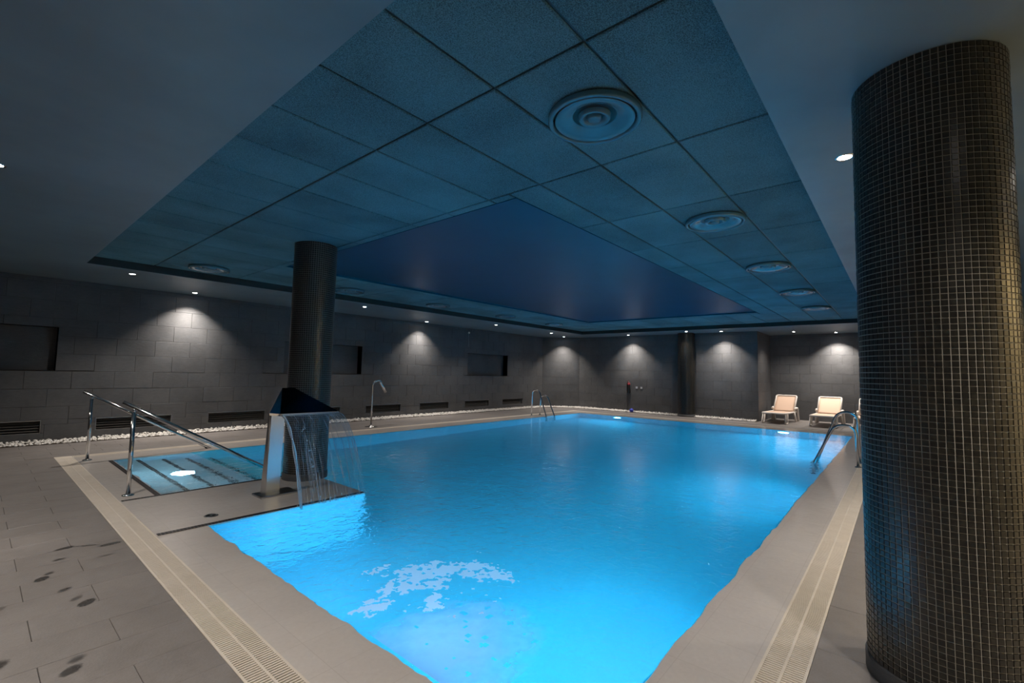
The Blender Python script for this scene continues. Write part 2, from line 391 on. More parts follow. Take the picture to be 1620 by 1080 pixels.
# left wall in two runs so that each keeps its tiles as parts
wl = wall('wall_left', (-.6, WY, 0), 0, CHX+.6, C, [(a+.6, b_, c+.6, d) for a, b_, c, d in NICHES+VENTS])
for a, b_, c, d in NICHES:         # lining of each niche
    q = MB(); x0, x1 = a+.6, c+.6
    q.add([(x0, .225, b_), (x1, .225, b_), (x1, .225, d), (x0, .225, d)], [(0, 1, 2, 3)])
    q.add([(x0, 0, b_), (x1, 0, b_), (x1, .225, b_), (x0, .225, b_), (x0, 0, d), (x1, 0, d), (x1, .225, d), (x0, .225, d)], [(0, 1, 2, 3), (7, 6, 5, 4), (0, 3, 7, 4), (1, 5, 6, 2)])
    q.obj('niche_lining', m_wall, wl)
wb = wall('wall_left_rear', (X0, WY, 0), 0, -.6-X0, C, [(a-X0, b_, c-X0, d) for a, b_, c, d in NICHES[:1]], parts=False)
clen = math.hypot(WX-CHX, WY-CHY)
wall('wall_corner', (CHX, WY, 0), -math.atan2(WY-CHY, WX-CHX), clen, C, [])
wall('wall_far', (WX, CHY, 0), -PI/2, CHY-3.54, C, [])
wall('wall_return', (WX, 3.54, 0), 0, WX2-WX, C, [])
# (return wall faces -y already)
wall('wall_alcove', (WX2, 3.54, 0), -PI/2, 3.54-Y0, C, [])
MB().box(X0, Y0-.2, 0, WX2+.2, Y0, C).obj('wall_right', simple('warm_bounce_plaster', (.72, .62, .42), .8), None, 'structure')  # unseen wall, made cream to bounce warm light onto the large column
wall('wall_rear', (X0, Y0, 0), PI/2, WY-Y0, C, [], parts=False)

# ---- ceiling: soffit border, recessed panel field, deep navy well
RX0, RX1, RY0, RY1 = 1.03, 15.27, .54, 9.40
HX0, HX1, HY0, HY1 = 3.22, 12.75, 2.72, 7.60
b = MB()
for r in cut([(X0-.1, Y0-.1, WX2+.3, WY+.3)], [(RX0, RY0, RX1, RY1)]): b.box(r[0], r[1], C, r[2], r[3], C+.62)
ceil = b.obj('ceiling', m_soffit, None, 'structure')
b = MB()
for r in cut([(RX0, RY0, RX1, RY1)], [(HX0, HY0, HX1, HY1)]): b.box(r[0], r[1], P+.03, r[2], r[3], P+.10)
b.obj('panel_backing', m_joint, ceil)
xs = [RX0, 1.86]+[1.86+1.245*k for k in range(1, 11)]+[RX1]
ys = [RY0]+[1.15+.605*k for k in range(14)]+[RY1]
ys = [v for v in ys if v <= RY1]
GAP = .008
for i in range(len(xs)-1):
    for j in range(len(ys)-1):
        for x0, y0, x1, y1 in cut([(xs[i], ys[j], xs[i+1], ys[j+1])], [(HX0, HY0, HX1, HY1)]):
            a0 = x0+(GAP if x0 > RX0 else 0); a1 = x1-GAP; c0 = y0+GAP; c1 = y1-GAP
            if a1-a0 < .03 or c1-c0 < .03: continue
            key = ('ceiling_panel', round(a1-a0, 3), round(c1-c0, 3))
            if key not in cache:
                w2, h2, e = (a1-a0)/2, (c1-c0)/2, .006
                v = [(-w2, -h2, .03), (w2, -h2, .03), (w2, h2, .03), (-w2, h2, .03), (-w2, -h2, e), (w2, -h2, e), (w2, h2, e), (-w2, h2, e), (-w2+e, -h2+e, 0), (w2-e, -h2+e, 0), (w2-e, h2-e, 0), (-w2+e, h2-e, 0)]
                f = [(11, 10, 9, 8)]
                for q in range(4):
                    p_ = (q+1) % 4; f += [(q, p_, 4+p_, 4+q)[::-1], (4+q, 4+p_, 8+p_, 8+q)[::-1]]
                cache[key] = MB().add(v, f).mesh('ceiling_panel', m_panel)
            put('ceiling_panel', cache[key], ceil, loc=((a0+a1)/2, (c0+c1)/2, P))
for v in ys[1:-1]:
    for r in cut([(RX0, v-.006, RX1, v+.006)], [(HX0-.01, HY0-.01, HX1+.01, HY1+.01)]): MB().box(r[0], r[1], P+.012, r[2], r[3], P+.03).obj('ceiling_rail', m_rail, ceil)
for v in xs[1:-1]:
    for r in cut([(v-.006, RY0, v+.006, RY1)], [(HX0-.01, HY0-.01, HX1+.01, HY1+.01)]): MB().box(r[0], r[1], P+.014, r[2], r[3], P+.03).obj('ceiling_rail', m_rail, ceil)
b = MB()
for x0, y0, x1, y1 in [(RX0, RY1-.012, RX1, RY1), (RX1-.012, RY0, RX1, RY1)]: b.box(x0, y0, C+.004, x1, y1, P+.03)
b.obj('recess_reveal', m_dark, ceil)
# deep well: coved sides up to a flat lid
def well():
    b = MB(); rings = []; H2 = .03; R = .02
    prof = [(0, 0.0)]+[(R*(1-math.cos(t*PI/2/6)), (H2-R)+R*math.sin(t*PI/2/6)) for t in range(7)]
    v = []; f = []
    for d, h in prof:
        v += [(HX0+d, HY0+d, P+h), (HX1-d, HY0+d, P+h), (HX1-d, HY1-d, P+h), (HX0+d, HY1-d, P+h)]
    for i in range(len(prof)-1):
        for k in range(4): f.append((4*i+k, 4*i+(k+1) % 4, 4*i+4+(k+1) % 4, 4*i+4+k))
    n = len(v); f.append((n-4, n-3, n-2, n-1)); b.add(v, f); return b
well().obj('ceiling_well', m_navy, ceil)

# ---- pool basin
DEP = -1.35
b = MB()
def quad(b, *p): b.add(p, [(0, 1, 2, 3)])
SH = -.045      # where the shelf edge ends under water
b.box(DX0-.3, DY0-.3, DEP-.15, DX1+.3, DY1+.3, DEP)
for x0, y0, x1, y1 in [(DX0-.28, DY0-.28, DX0, DY1+.28), (DX1, DY0-.28, DX1+.28, DY1+.28), (DX0, DY0-.28, DX1, DY0), (DX0, DY1, DX1, DY1+.28)]: b.box(x0, y0, DEP, x1, y1, SH-.02)
basin = b.obj('pool_basin', m_pooltile, None, 'structure')
def shelf(outer, inner, name):
    """gently sloped wet edge from the grating to the drop: outer/inner are end pairs, ordered the same way"""
    (ax, ay), (bx, by) = outer; (cx, cy_), (dx, dy) = inner
    prof = [(0, -.001), (.55, -.002), (.90, -.0035), (.975, -.0050), (1, -.022)]; n = 240; wvy = name in ('l', 'r')
    v = []; f = []
    for t, z in prof:
        for k in range(n+1):
            s = k/n; ox, oy = ax+(bx-ax)*s, ay+(by-ay)*s; ix, iy = cx+(dx-cx)*s, cy_+(dy-cy_)*s
            wob = (noise.noise(Vector((s*34, t, 1.7)))*.045+noise.noise(Vector((s*110, t, 5.7)))*.03)*t*t*(1 if wvy else .3)-.02*t
            tt = t+wob; v.append((ox+(ix-ox)*tt, oy+(iy-oy)*tt, z))
    for i in range(len(prof)-1):
        for k in range(n): a = i*(n+1)+k; f.append((a, a+1, a+n+2, a+n+1))
    n0 = len(prof)-1
    v += [(v[n0*(n+1)+k][0], v[n0*(n+1)+k][1], SH-.06) for k in range(n+1)]
    for k in range(n): a = n0*(n+1)+k; f.append((a, a+1, a+n+2, a+n+1))
    # underside
    v += [(ax, ay, -.2), (bx, by, -.2)]
    m = MB().add(v, f, False); return m.obj('pool_shelf', m_slope, basin)
shelf([(IX0, IY0), (IX0, IY1)][::-1], [(DX0, DY0), (DX0, DY1)][::-1], 'l')
shelf([(IX0, IY0), (IX1, IY0)], [(DX0, DY0), (DX1, DY0)], 'r')
shelf([(IX1, IY0), (IX1, IY1)], [(DX1, DY0), (DX1, DY1)], 'f')
shelf([(IX1, IY1), (IX0, IY1)], [(DX1, DY1), (DX0, DY1)], 'b')
# ledge platform between stairs and pool
b = MB(); b.box(DX0-.02, LY0, DEP, LX, LY1, -.03); b.obj('ledge_wall', m_pooltile, basin)
b = MB(); b.bbox(IX0, LY0, -.03, LX, LY1, .004, .004); b.obj('ledge_top', m_slope, basin)
def strip(x0, y0, x1, y1, z, name='mosaic_strip'):
    """narrow band of small dark mosaic pieces, two rows"""
    b = MB(); p = .0265
    L = max(x1-x0, y1-y0); n = int(L/p)
    for k in range(n):
        for r in range(2):
            if x1-x0 > y1-y0: b.box(x0+k*p, y0+r*p, z-.004, x0+k*p+.024, y0+r*p+.024, z+.0015)
            else: b.box(x0+r*p, y0+k*p, z-.004, x0+r*p+.024, y0+k*p+.024, z+.0015)
    return b.obj(name, m_strip, basin, 'stuff')
strip(IX0+.01, LY0, LX, LY0+.05, .0045); strip(IX0+.01, LY1-.04, 2.75, LY1, .0045)
# stairs: treads going down in +x
edges = [1.44+.32*k for k in range(6)]
b = MB(); b.box(IX0, LY1, -.03, edges[0], DY1, -.003); b.obj('stair_landing', m_slope, basin)
for k in range(5):
    z = -.16*(k+1)
    b = MB(); b.box(edges[k]+(.0 if k else 0), LY1, DEP, edges[k+1], DY1, z); b.obj('step', m_step, basin)
for k in range(5):
    z = -.16*k if k else -.0025
    strip(edges[k]-.055, LY1+.01, edges[k], DY1-.01, z+.001, 'step_nosing')
b = MB(); b.box(DX0-.4, LY1, DEP, edges[0], DY1, -.031); b.obj('landing_base', m_step, basin)

# ---- water
b = MB(); nx, ny = 40, 30
regs = cut([(IX0+.02, IY0+.02, IX1-.02, IY1-.02)], [(IX0, LY0+.002, LX-.001, LY1-.002), (IX0, LY1-.002, 2.42, IY1)])
shallow = [(IX0+.02, LY1-.002, 2.42, IY1-.02)]
for x0, y0, x1, y1 in regs: b.add([(x0, y0, WZ), (x1, y0, WZ), (x1, y1, WZ), (x0, y1, WZ)], [(0, 1, 2, 3)])
water = tag(b.obj('pool_water', m_water), 'clear glowing blue water filling the whole swimming pool', 'water', kind='stuff')
for x0, y0, x1, y1 in shallow: MB().add([(x0, y0, WZ), (x1, y0, WZ), (x1, y1, WZ), (x0, y1, WZ)], [(0, 1, 2, 3)]).obj('stair_water', m_shallow, water)

# ================================================================== LIGHTS OF THE PLACE, PLUS SOME ADDED
def spot(loc, tgt, W, ang, blend, col=WARM, r=.03, parent=None):
    l = D.lights.new('lamp_beam', 'SPOT'); l.energy = W; l.spot_size = math.radians(ang); l.spot_blend = blend; l.color = col; l.shadow_soft_size = r
    o = D.objects.new('lamp_beam', l); COL.objects.link(o)
    d = Vector(tgt)-Vector(loc)
    o.rotation_euler = d.to_track_quat('-Z', 'Y').to_euler(); o.location = loc
    return o
dl_ring = MB().lathe([(.040, .012), (.042, .0), (.046, -.004), (.056, -.004), (.058, .0), (.058, .004)], 24).mesh('trim_ring', m_steel)
dl_lens = MB().add([(0.041*math.cos(2*PI*k/20), .041*math.sin(2*PI*k/20), -.001) for k in range(20)], [tuple(range(20))[::-1]]).mesh('lens', m_lens)
def downlight(x, y, W, ang, blend, label, tilt=(0, 0), core=None, col=WARM, r=.03):
    t = thing('recessed_downlight', label, 'ceiling light', (x, y, C), group='recessed downlights in the soffit')
    put('trim_ring', dl_ring, t); put('lens', dl_lens, t)
    spot((x, y, C-.012), (x+tilt[0], y+tilt[1], 0), W, ang, blend, col, r)
    if core: spot((x, y, C-.012), (x+core[0], y+core[1], 0), core[2], core[3], core[4])
# wall washers
for x, s, lab in [(2.93, 1.25, 'bright downlight washing the left wall between the handrails and the near column'), (9.10, 1.0, 'bright downlight washing the left wall right of the shower')]:
    downlight(x, WY-.36, WASH_W*s, 104, .55, lab, (0, .18), (0, .55, WASH_W*s*.95, 66, .9))
downlight(15.83, 10.62, WASH_W*1.0, 100, .6, 'bright downlight washing the angled corner wall', (.2, .2), (.45, .35, WASH_W*.85, 66, .9))
for y, lab in [(7.92, 'bright downlight washing the far wall above the red-topped extinguisher'), (4.55, 'bright downlight washing the far wall between dark column and alcove')]:
    downlight(WX-.40, y, WASH_W*1.15, 104, .55, lab, (.18, 0), (.55, 0, WASH_W*1.0, 66, .9))
downlight(WX2-.42, 1.55, WASH_W*1.9, 104, .55, 'bright downlight washing the alcove wall above the loungers', (.18, 0), (.55, 0, WASH_W*1.0, 66, .9))
# lights over the deck
for x, y, lab in [(1.66, 9.86, 'first small downlight of the left soffit, above the back handrail'), (6.12, 9.95, 'small downlight of the left soffit above the shower'), (10.9, 9.95, 'small downlight of the left soffit right of the bright wall washer'), (14.2, 10.1, 'small downlight of the left soffit nearest the angled corner')]:
    downlight(x, y, DOWN_W*1.35, 125, .8, lab)
for x, y, lab, k in [(15.75, 5.55, 'small downlight in front of the dark far column', .45), (17.3, 2.62, 'small downlight above the leftmost sun lounger', 1.5)]:
    downlight(x, y, DOWN_W*k, 125, .8, lab)
downlight(3.78, .25, DOWN_W*1.0, 125, .9, 'lit downlight in the right soffit close beside the large mosaic column')
for x, n in ((3.9, 'nearer'), (5.1, 'farther')): downlight(x, Y0+.45, WASH_W*2.2, 120, .6, n+' added unseen downlight bouncing warm light off the right wall onto the large column', (0, -.3), col=(1, .80, .48))  # added lamps out of view: warm glow on the column's right side
_lab = ['over the right deck far beyond the large column', 'over the right deck near the alcove', 'at the left picture edge over the stone deck', 'over the left deck close to the camera', 'over the far left deck by the left wall', 'over the left deck behind the camera side', 'just behind the camera', 'over the right deck behind the large column', 'hidden by the large column in the right soffit row', 'farthest behind the camera']
for k_, (x, y, W) in enumerate([(9.5, -.6, 1.2), (13.5, -.6, 1.2), (.02, 5.30, 2.0), (.0, 2.2, 2.2), (-1.3, 8.2, 1.6), (-1.3, 3.6, 1.6), (1.6, -1.1, 2.0), (4.6, -1.6, 2.2), (6.3, .0, 1.4), (-1.2, -.8, 1.4)]):
    downlight(x, y, DOWN_W*W, 130, .9, 'lit soffit downlight '+_lab[k_], r=.10)
# underwater lamps
def poollamp(loc, nrm, label, W=POOL_W, r=.13, lens=None, col=POOL_COL):
    t = thing('underwater_lamp', label, 'pool light', loc, group='underwater lamps in the pool walls')
    q = Vector(nrm).to_track_quat('Z', 'Y').to_euler()
    b = MB().lathe([(r+.03, 0), (r+.03, .012), (r+.01, .02), (r, .018)], 28).obj('lamp_ring', m_steel, t); b.rotation_euler = q
    b = MB().add([(r*math.cos(2*PI*k/24), r*math.sin(2*PI*k/24), .015) for k in range(24)], [tuple(range(24))]).obj('lamp_lens', lens or m_poollens, t); b.rotation_euler = q
    l = D.lights.new('pool_beam', 'AREA'); l.shape = 'DISK'; l.size = .24; l.energy = W; l.color = col
    o = D.objects.new('pool_beam', l); COL.objects.link(o); o.location = Vector(loc)+Vector(nrm)*.03
    o.rotation_euler = (-Vector(nrm)).to_track_quat('Z', 'Y').to_euler()
poollamp((DX0, 1.95, -.55), (1, 0, 0), 'underwater lamp in the near left pool wall below the foam', POOL_W*.42)
poollamp((DX0, 3.75, -.55), (1, 0, 0), 'underwater lamp in the near pool wall beside the ledge', POOL_W*.17)
for x, n, k in ((3.1, 'nearest', .75), (7.6, 'middle', .85), (11.8, 'farthest', .7)): poollamp((x, DY0, -.55), (0, 1, 0), n+' added hidden underwater lamp in the right long pool wall', POOL_W*k)  # added lamps on the face turned from the camera, brighten the middle water
poollamp((DX1, 7.44, -.5), (-1, 0, 0), 'left glaring underwater lamp in the far pool wall')
poollamp((DX1, 2.47, -.5), (-1, 0, 0), 'right glaring underwater lamp in the far pool wall, below the loungers')
poollamp((1.99, 7.6, -.32), (0, 0, 1), 'glaring lamp set in the pool stair tread', POOL_W*.5, .07, emis('stair_lamp_lens', (.95, .68, 1.0), 3.0), (.50, .80, 1.0))

# ================================================================== OBJECTS
# ---- overflow gratings
slat_cache = {}
def grating(name, label, x0, y0, x1, y1, along, near_from=None, near_to=None):
    """channel cover: two rows of cross slats between three rails"""
    t = thing(name, label, 'drain grating', (x0, y0, 0), 0, 'overflow gratings around the pool')
    L = (x1-x0) if along == 'x' else (y1-y0); Wd = GW
    def bx(b, a0, c0, z0, a1, c1, z1, ch=False):
        q_ = (a0, c0, z0, a1, c1, z1) if along == 'x' else (c0, a0, z0, c1, a1, z1)
        b.bbox(*q_, .0012) if ch else b.box(*q_)
    for c0, c1 in ((0, .012), (Wd/2-.006, Wd/2+.006), (Wd-.012, Wd)):
        b = MB(); bx(b, 0, c0, -.03, L, c1, .0005); b.obj('side_rail', m_grate, t)
    b = MB(); bx(b, 0, 0, -.16, L, Wd, -.10); bx(b, 0, 0, -.10, L, .006, -.03); bx(b, 0, Wd-.006, -.10, L, Wd, -.03); b.obj('channel', m_gutter, t)
    pitch = .0195; n = int(L/pitch); rest = MB(); w2 = Wd/2-.018
    key = along
    if key not in slat_cache:
        b = MB(); bx(b, 0, 0, -.022, .0118, w2, 0, True); slat_cache[key] = b.mesh('slat', m_grate)
    k1 = 0
    for i in range(n):
        a = i*pitch+.004
        for c in (.012, Wd/2+.006):
            wpos = a+(x0 if along == 'x' else y0)
            if near_from is not None and near_from <= wpos and k1 < 300:
                o = put('slat', slat_cache[key], t, loc=(a, c, 0) if along == 'x' else (c, a, 0)); k1 += 1
            else: bx(rest, a, c, -.022, a+.0118, c+w2, 0, True)
    rest.obj('slat_field', m_grate, t, 'stuff')
    return t
grating('overflow_grating', 'pale double-row overflow grating beside the stone deck at left front', GX0, GY0+GW, GX0+GW, GY1-GW, 'y', 1.7)
grating('overflow_grating', 'pale double-row overflow grating leading to the large mosaic column at right', GX0+GW, GY0, GX1-GW, GY0+GW, 'x', 2.3)
grating('overflow_grating', 'pale overflow grating along the back deck below the left wall', GX0+GW, GY1-GW, GX1-GW, GY1, 'x', .0)
grating('overflow_grating', 'pale overflow grating at the far end of the pool below the loungers', GX1-GW, GY0+GW, GX1, GY1-GW, 'y')
for x, y, lab in [(GX0, GY1-GW, 'square corner cover of the overflow grating at the left back pool corner'), (GX1-GW, GY1-GW, 'square corner cover of the overflow grating at the far pool corner'), (GX0, GY0, 'square corner cover of the overflow grating nearest the camera'), (GX1-GW, GY0, 'square corner cover of the overflow grating behind the large column')]:
    b = MB().bbox(0, 0, -.12, GW, GW, .0005, .003); o = b.obj('corner_cover', m_grate); o.location = (x, y, 0); tag(o, lab, 'drain cover')

# ---- mosaic columns
def column(name, label, x, y, r, z0, z1, pitch, singles_at=None, fine=True, grout=None):
    t = thing(name, label, 'column', (x, y, z0))
    H = z1-z0; n = round(2*PI*r/pitch); rows = int(H/pitch); ph = H/rows
    MB().lathe([(r, 0), (r, H)], 96).obj('core', grout or m_grout, t)
    sk = MB().lathe([(r+.012, 0), (r+.012, .075), (r+.004, .082), (r, .082)], 64).obj('skirting', m_black if False else m_wall, t)
    if not fine: return t
    cw = 2*PI*r/n; hw = cw*.5-.0016; hh = ph*.5-.0016; th = .0035; bb = .0012
    V = [(0, -hw, -hh), (0, hw, -hh), (0, hw, hh), (0, -hw, hh), (th, -hw+bb, -hh+bb), (th, hw-bb, -hh+bb), (th, hw-bb, hh-bb), (th, -hw+bb, hh-bb)]
    F = [(4, 5, 6, 7), (0, 1, 5, 4), (1, 2, 6, 5), (2, 3, 7, 6), (3, 0, 4, 7)]
    me = MB().add(V, F).mesh('mosaic_tile', m_mosaic); b = MB(); k = 0
    face = math.atan2(-y, -x)
    for i in range(rows):
        z = (i+.5)*ph
        if z < .08: continue
        for j in range(n):
            a = 2*PI*j/n; ca, sa = math.cos(a), math.sin(a)
            da = (a-face+PI) % (2*PI)-PI
            rr = r+random.uniform(-.0004, .0008); tl = random.uniform(-.02, .02)
            if singles_at and abs(da) < singles_at[0] and singles_at[1] < z+z0 < singles_at[2] and k < 300:
                o = put('mosaic_tile', me, t, loc=(rr*ca, rr*sa, z), rot=(0, tl, a)); k += 1
            else:
                vs = []
                for vx, vy, vz in V:
                    vx2 = vx+rr+vy*tl; vs.append((vx2*ca-vy*sa, vx2*sa+vy*ca, vz+z))
                b.add(vs, F)
    b.obj('mosaic_tile_field', m_mosaic, t, 'stuff')
    return t
column('mosaic_column', 'large round column of black mosaic tiles at the right edge', 3.037, -.131, .292, 0, C, .0268, (1.0, 1.15, 1.62))
column('mosaic_column', 'round black mosaic column standing on the pool ledge behind the water cascade', 2.905, 5.965, .262, .004, P, .0268, grout=simple('dim_grout', (.25, .24, .22), .8))
column('mosaic_column', 'dark round column against the far wall left of the loungers', 16.42, 5.80, .28, 0, C, .05, grout=m_dark)

# ---- recessed round air diffusers
def dz(prof): return MB().lathe(prof, 48)
def diffuser_parts(t):
    dz([(.292, .004), (.294, -.022), (.284, -.032), (.268, -.030), (.262, -.018), (.258, .0)]).obj('outer_ring', m_diff, t)
    dz([(.250, -.022), (.246, -.026), (.200, -.016), (.150, .004), (.118, .026), (.112, .012)]).obj('dish', m_diff, t)
    dz([(.104, .012), (.098, -.012), (.088, -.018), (.066, -.006), (.056, .012)]).obj('inner_ring', m_diff, t)
    dz([(.046, .012), (.044, -.012), (.034, -.020), (.0005, -.022)]).obj('hub', m_diff, t)
    dz([(.280, .012), (.0005, .0125)]).obj('plenum_plate', m_black, t)
DIFFS = [(2.46, 1.44, 'nearest and largest round ceiling air diffuser'), (4.95, 1.44, 'second round air diffuser from the camera in the right ceiling row'), (7.47, 1.44, 'third round air diffuser in the right ceiling row'), (9.98, 1.44, 'fourth round air diffuser in the right ceiling row'), (12.45, 1.44, 'farthest round air diffuser of the right ceiling row'),
         (2.47, 8.78, 'round air diffuser at the left end of the back ceiling row'), (5.0, 8.72, 'round air diffuser of the back row just right of the ledge column'), (7.42, 8.75, 'round air diffuser of the back row above the first bright wall washer'), (9.98, 8.75, 'fourth round air diffuser of the back ceiling row'), (12.45, 8.75, 'farthest round air diffuser of the back ceiling row')]
d0 = None
for x, y, lab in DIFFS:
    if d0 is None:
        d0 = thing('air_diffuser', lab, 'air vent', (x, y, P-.014), 0, 'round air diffusers in the ceiling'); diffuser_parts(d0)
    else: dup(d0, (x, y, P-.014), 0, lab)

# ---- low air grilles in the left wall
vl = ['low air grille at the left picture edge', 'low air grille behind the handrails', 'low air grille left of the cascade', 'low air grille behind the cascade lip', 'low air grille behind the shower', 'low air grille right of the shower', 'second low air grille left of the back ladder', 'low air grille nearest the back ladder']
for (a, z0, c, z1), lab in zip(VENTS, vl):
    t = thing('wall_grille', 'dark '+lab, 'air vent', ((a+c)/2, WY, z0), 0, 'low air grilles in the left wall')
    w2 = (c-a)/2; h = z1-z0
    MB().box(-w2, .15, 0, w2, .16, h).obj('back_plate', m_dark, t)
    b = MB(); b.box(-w2, -.014, h-.016, w2, .15, h); b.box(-w2, -.002, 0, w2, .15, .01); b.box(-w2, -.004, 0, -w2+.01, .15, h); b.box(w2-.01, -.004, 0, w2, .15, h); b.obj('frame', m_steeldark, t)
    for i in range(4):
        zz = .03+i*.047
        b = MB(); b.add([(-w2+.01, .03, zz), (w2-.01, .03, zz), (w2-.01, .075, zz+.028), (-w2+.01, .075, zz+.028), (-w2+.01, .03, zz+.003), (w2-.01, .03, zz+.003), (w2-.01, .075, zz+.031), (-w2+.01, .075, zz+.031)], [(3, 2, 1, 0), (4, 5, 6, 7), (0, 1, 5, 4), (2, 3, 7, 6), (1, 2, 6, 5), (3, 0, 4, 7)])
        b.obj('louvre', m_vent, t)

# ---- white pebbles along the walls
def pebbles():
    b = MB(); ico = []
    t_ = (1+5**.5)/2
    vs = [Vector(p).normalized() for p in [(-1, t_, 0), (1, t_, 0), (-1, -t_, 0), (1, -t_, 0), (0, -1, t_), (0, 1, t_), (0, -1, -t_), (0, 1, -t_), (t_, 0, -1), (t_, 0, 1), (-t_, 0, -1), (-t_, 0, 1)]]
    fs = [(0, 11, 5), (0, 5, 1), (0, 1, 7), (0, 7, 10), (0, 10, 11), (1, 5, 9), (5, 11, 4), (11, 10, 2), (10, 7, 6), (7, 1, 8), (3, 9, 4), (3, 4, 2), (3, 2, 6), (3, 6, 8), (3, 8, 9), (4, 9, 5), (2, 4, 11), (6, 2, 10), (8, 6, 7), (9, 8, 1)]
    segs = [((-1.2, WY), (CHX, WY), (0, -1)), ((CHX, WY), (WX, CHY), (-.81, -.58)), ((WX, CHY), (WX, 3.6), (-1, 0))]
    for (ax, ay), (bx, by), (nx_, ny_) in segs:
        L = math.hypot(bx-ax, by-ay)
        for _ in range(int(L*330)):
            s = random.random(); d = random.uniform(.01, .285); z = .012+.055*(1-d/.29)*random.uniform(.3, 1)
            cx, cy2 = ax+(bx-ax)*s+nx_*d, ay+(by-ay)*s+ny_*d
            if math.hypot(cx-16.42, cy2-5.8) < .31: continue
            sc = random.uniform(.011, .021); ex, ez = random.uniform(.9, 1.5), random.uniform(.6, .9); a = random.uniform(0, PI); ca, sa = math.cos(a), math.sin(a)
            b.add([(cx+sc*(v.x*ex*ca-v.y*sa), cy2+sc*(v.x*ex*sa+v.y*ca), z+sc*v.z*ez) for v in vs], fs, True)
    return b
tag(pebbles().obj('white_pebbles', m_pebble), 'strip of white pebbles along the foot of the slate walls', 'pebbles', kind='stuff')
b = MB(); b.box(-1.2, WY-.29, -.012, CHX+.3, WY+.012, .012); b.prism([(CHX-.1, WY), (CHX-.3, WY-.29), (WX-.29, CHY-.1), (WX, CHY)], -.012, .0119); b.box(WX-.29, 3.56, -.012, WX+.012, CHY+.1, .0118)
b.obj('pebble_bed', m_gutter, floor)

# ---- stair handrails
def handrail(y, label):
    t = thing('handrail', label, 'handrail', (1.19, y, 0), 0, 'sloping steel handrails of the pool stairs')
    z = lambda x: .985-.604*(x+1.19-1.09)+.02
    x0, x1 = -.10, 1.80
    MB().tube([(x0, 0, z(x0)), (x1, 0, z(x1))], .0215, 16).obj('rail', m_chrome, t)
    zt = z(0)-.02
    MB().tube([(0, 0, 0), (0, 0, zt-.03)], .0215, 16).obj('post', m_chrome, t)
    MB().tube([(0, 0, zt-.04), (0, 0, zt+.01)], .013, 10).obj('bracket', m_chrome, t)
    MB().lathe([(.056, -.002), (.056, .006), (.03, .014), (.0216, .016)], 28).obj('floor_flange', m_chrome, t)
    xl = 1.52
    MB().tube([(xl, 0, -.80), (xl, 0, z(xl)-.02)], .0215, 16).obj('post', m_chrome, t)
handrail(6.44, 'front sloping steel handrail of the pool stairs, beside the ledge')
handrail(9.17, 'back sloping steel handrail of the pool stairs, near the far left pool corner')

# ---- pool ladders with unequal grab rails
def ladder(label, loc, rz, tall_first):
    """local y: 0 at the deck foot, grows towards the water; rails at x=0 and x=.46"""
    t = thing('pool_ladder', label, 'pool ladder', loc, rz, 'steel pool ladders')
    hs = (.87, .68) if tall_first else (.68, .87)
    for x, h in zip((0, .46), hs):
        r = .16
        pts = fillet([(x, 0, -.0), (x, .02, h-.02), (x, .30, h-.02), (x, .60, .0), (x, .62, -.12), (x, .62, -1.0)], .17, 8)
        MB().tube(pts, .0215, 14).obj('grab_rail', m_chrome, t)
        MB().lathe([(.05, 0), (.05, .006), (.03, .014), (.0216, .016)], 24, (x, 0, 0)).obj('floor_flange', m_chrome, t)
        MB().lathe([(.04, -.0), (.04, .02), (.0216, .03)], 20, (x, .62, -1.0)).obj('rubber_foot', m_black, t)
    for k in range(4):
        z = -.10-.26*k
        b = MB(); b.bbox(.0, .585, z-.025, .46, .665, z, .004); s = b.obj('rung', m_steeldark, t)
    return t
ladder('steel pool ladder at the back pool edge below the left wall', (12.56, 9.36, 0), PI, False)
ladder('steel pool ladder beside the large mosaic column', (9.42, .56, 0), 0, False)

# ---- shower pipe on the back deck
t = thing('deck_shower', 'slim steel water jet pipe with bent neck on the back deck', 'shower', (6.50, 10.05, 0))
pts = fillet([(0, 0, .02), (0, 0, .62), (0.0, 0, 1.10), (.20, 0, 1.16), (.25, 0, 1.02)], .13, 8)
MB().tube(pts[:-1]+[(.24, 0, 1.05)], [.021]*(len(pts[:-1]))+[.021], 14).obj('pipe', m_steel, t)
MB().tube([(.205, -.0, 1.145), (.225, 0, 1.10), (.385, 0, .845)], [.022, .036, .036], 16).obj('nozzle', m_chrome, t)
MB().lathe([(.15, 0), (.15, .006), (.05, .012), (.03, .04), (.021, .045)], 32).obj('base_disc', m_steel, t)

# ---- cascade
t = thing('water_cascade', 'tall brushed steel water cascade with flared hood on the pool ledge', 'fountain', (2.30, 5.40, .004))
def solid(quadpts, nrm, th):
    n = Vector(nrm).normalized()*th; a = [Vector(p) for p in quadpts]; k = len(a)
    v = a+[p-n for p in a]; return MB().add(v, [tuple(range(k)), tuple(range(2*k-1, k-1, -1))]+[((i+1) % k, i, k+i, k+(i+1) % k) for i in range(k)])
ox, oy = 2.30, 5.40
def L_(x, y, z): return (x-ox, y-oy, z-.004)
MB().bbox(-.20, -.13, 0, .20, .12, .02, .004).obj('base_plate', m_steeldark, t)
# leg: rectangular duct, slightly leaning, front face brushed
b = MB(); fr = [L_(2.19, 5.38, .02), L_(2.335, 5.38, .02), L_(2.345, 5.36, .91), L_(2.20, 5.36, .92)]; bk = [L_(2.16, 5.45, .02), L_(2.335, 5.45, .02), L_(2.38, 5.46, .95), L_(2.21, 5.46, .94)]
b.add(fr+bk, [(0, 1, 2, 3), (7, 6, 5, 4), (0, 3, 7, 4), (1, 5, 6, 2), (2, 6, 7, 3), (0, 4, 5, 1)]); b.obj('leg', m_steel, t)
